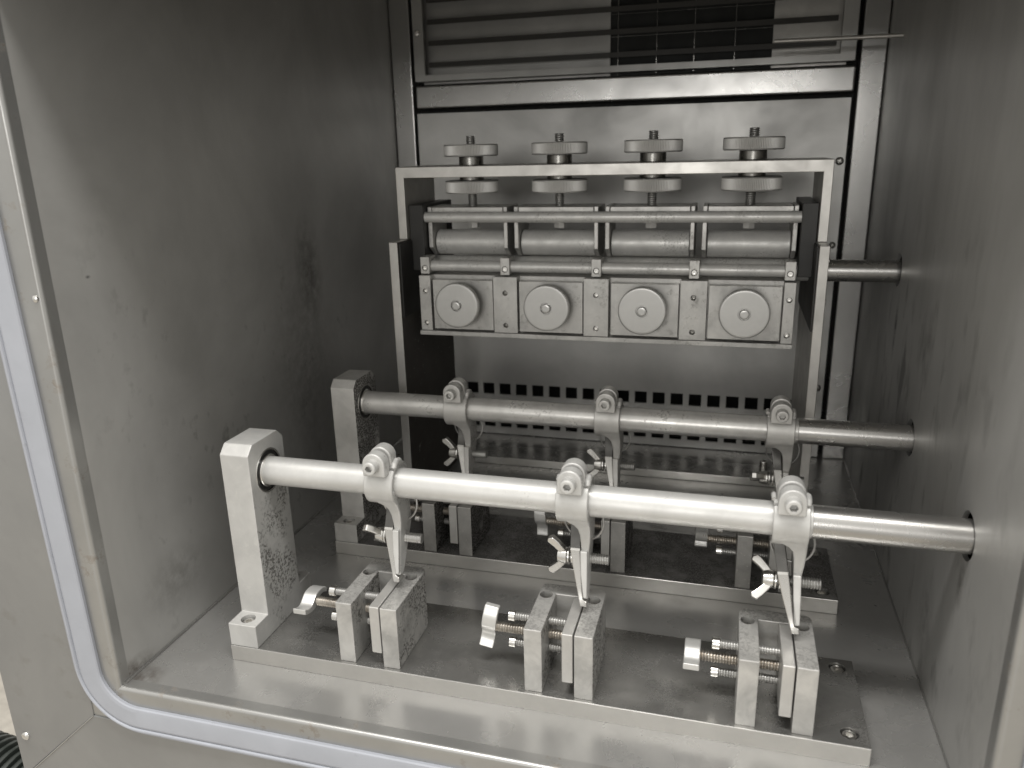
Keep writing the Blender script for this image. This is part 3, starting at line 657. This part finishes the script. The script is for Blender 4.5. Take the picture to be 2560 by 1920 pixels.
# rear shaft
t = thing('shaft', 'short bright shaft from the tall stand into the right wall', 'shaft', (-296, 720, 238), 'horizontal shafts')
b = nb(); cyl(b, (0, 0, 0), (364, 0, 0), 9.4, 64, 0.4); obj('worn_length', b, M['roller'], t)
b = nb(); cyl(b, (371, 0, 0), (XR + 50 + 296, 0, 0), 9.4, 96, 0.4); obj('bare_length', b, M['shaft_bare'], t)
# rods
b = nb(); lathe(b, (-281.2, 699, 285.3), (1, 0, 0), [(0, 2.0), (0.8, 3.9), (2.2, 4.9), (337.5, 4.9), (338.2, 4.4)], 40)
tag(obj('guide_rod', b, M['roller']), 'upper round rod passing in front of the roller yokes', 'rod', 'thin horizontal rods of the stand')
b = nb(); cyl(b, (-279, 688.5, 241.6), (54.5, 688.5, 241.6), 5.25, 40, 0.4)
tag(obj('guide_rod', b, M['roller']), 'lower round rod held by five small clamp blocks', 'rod', 'thin horizontal rods of the stand')
# rod clamp blocks
def rod_block(loc, label):
    t_ = thing('rod_clamp', label, 'clamp', loc, 'small clamp blocks on the lower rod')
    b_ = nb(); box(b_, 0, 8.7, 0, 17.5, -7.6, 8.2, 0.5); c_ = nb(); cyl(c_, (4.3, -2, -2.2), (4.3, 2.6, -2.2), 2.9, 28, 0); cyl(c_, (-2, 9, 0), (12, 9, 0), 5.3, 40, 0)
    cyl(c_, (4.3, 6, 5), (4.3, 6, 10), 1.8, 20, 0)
    obj('block', b_, M['block'], t_, cut=c_)
    b_ = nb(); lathe(b_, (0, 0, 0), (0, -1, 0), [(0, 2.6), (1.6, 2.6), (2.0, 2.1)], 24); c_ = nb(); hexcut(c_, (0, -2.0, 0), (0, 1, 0), 1.3, 1.6)
    obj('cap_screw', b_, M['bright'], t_, loc=(4.3, 2.7, -2.2), cut=c_)
    return t_
rl = ('leftmost small clamp block on the lower rod, beside the black end plate', 'small clamp block on the lower rod between first and second knobs', 'small clamp block at the centre of the lower rod, between second and third knobs',
      'small clamp block on the lower rod between third and fourth knobs', 'rightmost small clamp block on the lower rod, beside the right side plate')
r0 = rod_block((-278.7, 679.5, 242.4), rl[0])
for k, xx in enumerate((-201.0, -117.2, -32.9, 44.8)):
    r_ = copy_tree(r0); r_.location = (xx * MM, 679.5 * MM, 242.4 * MM); r_['label'] = rl[k + 1]

# roller yokes on threaded spindles
def make_yoke(loc, label):
    t_ = thing('roller_yoke', label, 'roller', loc, 'four rollers hanging in yokes from the stand')
    # local origin: spindle axis x, y ; z absolute
    b_ = nb(); thread(b_, (0, 0, 275), (0, 0, 357.5), 4.4, 1.8, 1.0, 28); obj('threaded_spindle', b_, M['thread'], t_)
    b_ = nb(); lathe(b_, (0, 0, 273.4), (0, 0, 1), [(0, 4.4), (0.6, 5.4), (5.0, 5.4)], 6); lathe(b_, (0, 0, 278.5), (0, 0, 1), [(0, 9.0), (1.3, 9.0)], 32); obj('hex_nut', b_, M['knurl'], t_)
    for (za, zb) in ((339.3, 350.0), (306.2, 317.6)):
        b_ = nb(); n_ = 220; H_ = zb - za
        lathe(b_, (0, 0, za), (0, 0, 1), [(0, 5), (0, 24.3), (0.9, 25.3), (1.3, 25.4), (H_ - 1.3, 25.4), (H_ - 0.9, 25.3), (H_, 24.3), (H_, 5)], n_, teeth=1, tooth=0.6, teeth_rows=(3, 4))
        obj('knurled_nut', b_, M['knurl'], t_)
    b_ = nb(); lathe(b_, (0, 0, 331.35), (0, 0, 1), [(0, 11.0), (0.5, 11.5), (7.4, 11.5), (7.9, 11.0)], 48); obj('collar', b_, M['collar'], t_)
    b_ = nb(); lathe(b_, (0, 0, 317.7), (0, 0, 1), [(0, 11.0), (0.4, 11.5), (3.4, 11.5), (3.85, 11.0)], 48); obj('collar', b_, M['collar'], t_)
    y_ = nb(); box(y_, -34.4, 35.0, -20.0, 20, 289.6, 294.0, 0.4)
    yo = obj('yoke_bar', y_, M['block'], t_)
    for s in (-1, 1):
        xa, xb = ((-38.8, -34.9), (35.5, 39.2))[s > 0]
        y_ = nb(); prism(y_, [(-20, 294.4), (20, 294.4), (20, 262), (14, 248.5), (-8, 248.5), (-20, 256.5)], 'X', xa, xb, 0.5)
        obj('cheek_plate', y_, M['block'], t_)
    b_ = nb(); cyl(b_, (-34.2, -2, 260.2), (34.9, -2, 260.2), 11.9, 72, 0.5); ro = obj('roller', b_, M['roller'], t_)
    b_ = nb(); cyl(b_, (-34.8, -2, 260.2), (35.4, -2, 260.2), 4.0, 28, 0); obj('axle', b_, M['thread'], ro)
    return t_
yl = ('leftmost of four rollers with its spindle and two knurled nuts', 'second roller from the left with its spindle and two knurled nuts', 'third roller from the left with its spindle and two knurled nuts', 'rightmost of four rollers with its spindle and two knurled nuts')
y0 = make_yoke((-238.8, 722, 0), yl[0])
for k, xx in enumerate((-154.3, -70.0, 14.4)):
    y_ = copy_tree(y0); y_.location = (xx * MM, 722 * MM, 0); y_['label'] = yl[k + 1]
    for j, nt_ in enumerate(kids(y_, 'knurled_nut')): nt_.rotation_euler = (0, 0, 0.3 * (k + 1) + j)

# clamp bar with four knobs
kb = thing('clamp_bar', 'long milled clamp bar with four round knobs below the lower rod', 'clamp bar', (0, 675, 0))
def Q(x0, x1, y0, y1, z0, z1, bv=0.4):
    q_ = nb(); box(q_, x0, x1, y0, y1, z0, z1, bv); return q_
obj('back_bar', Q(-279.0, 54.2, 11.0, 30, 182.0, 233.6), M['block'], kb)
obj('bottom_ledge', Q(-280.2, 54.8, -1.5, 30, 177.8, 181.9), M['block'], kb)
SP = [(-279.1, -268.0), (-207.0, -184.4), (-123.4, -101.0), (-39.4, -16.7), (44.9, 54.3)]
for i, (xa, xb) in enumerate(SP):
    cc = nb(); xc = (xa + xb) / 2
    for zz in (219.3, 189.2): cyl(cc, (xc, -3, zz), (xc, 4, zz), 2.5, 24, 0)
    s_ = obj('spacer_strip', Q(xa, xb, 0.0, 10.9, 182.1, 234.0), M['block'], kb, cut=cc)
    for zz in (219.3, 189.2):
        q = nb(); lathe(q, (xc, 4.5, zz), (0, -1, 0), [(0, 2.2), (2.2, 2.2), (2.4, 1.6)], 20); cc = nb(); hexcut(cc, (xc, 2.1, zz), (0, 1, 0), 1.2, 1.5)
        obj('set_screw', q, M['bright' if (i + int(zz)) % 2 else 'collar'], s_, cut=cc)
CP = [(-267.1, -207.6), (-183.7, -124.0), (-99.9, -40.0), (-16.1, 44.3)]
for (xa, xb) in CP:
    xc = (xa + xb) / 2
    obj('cover_plate', Q(xa + 0.7, xb - 0.4, 1.9, 9.5, 183.6, 230.0, 0.3), M['block'], kb)
    q = nb(); lathe(q, (xc, 1.0, 209.6), (0, -1, 0), [(0, 7), (11, 7), (11, 19.6), (11.6, 20.5), (12, 20.6), (16.4, 20.6), (16.9, 20.4), (17.4, 19.6)] + [(17.5 + (0.035 if k % 2 else -0.035), 19.0 - k * 0.85) for k in range(16)] + [(17.5, 5.3), (16.0, 5.1)], 180, teeth=1, tooth=0.6, teeth_rows=(4, 5))
    kn = obj('knurled_knob', q, M['knob'], kb)
    q = nb(); lathe(q, (xc, -15.4, 209.6), (0, -1, 0), [(0, 4.1), (2.6, 4.1), (3.1, 3.6), (3.3, 2.6)], 32); obj('stud_end', q, M['knob'], kn)
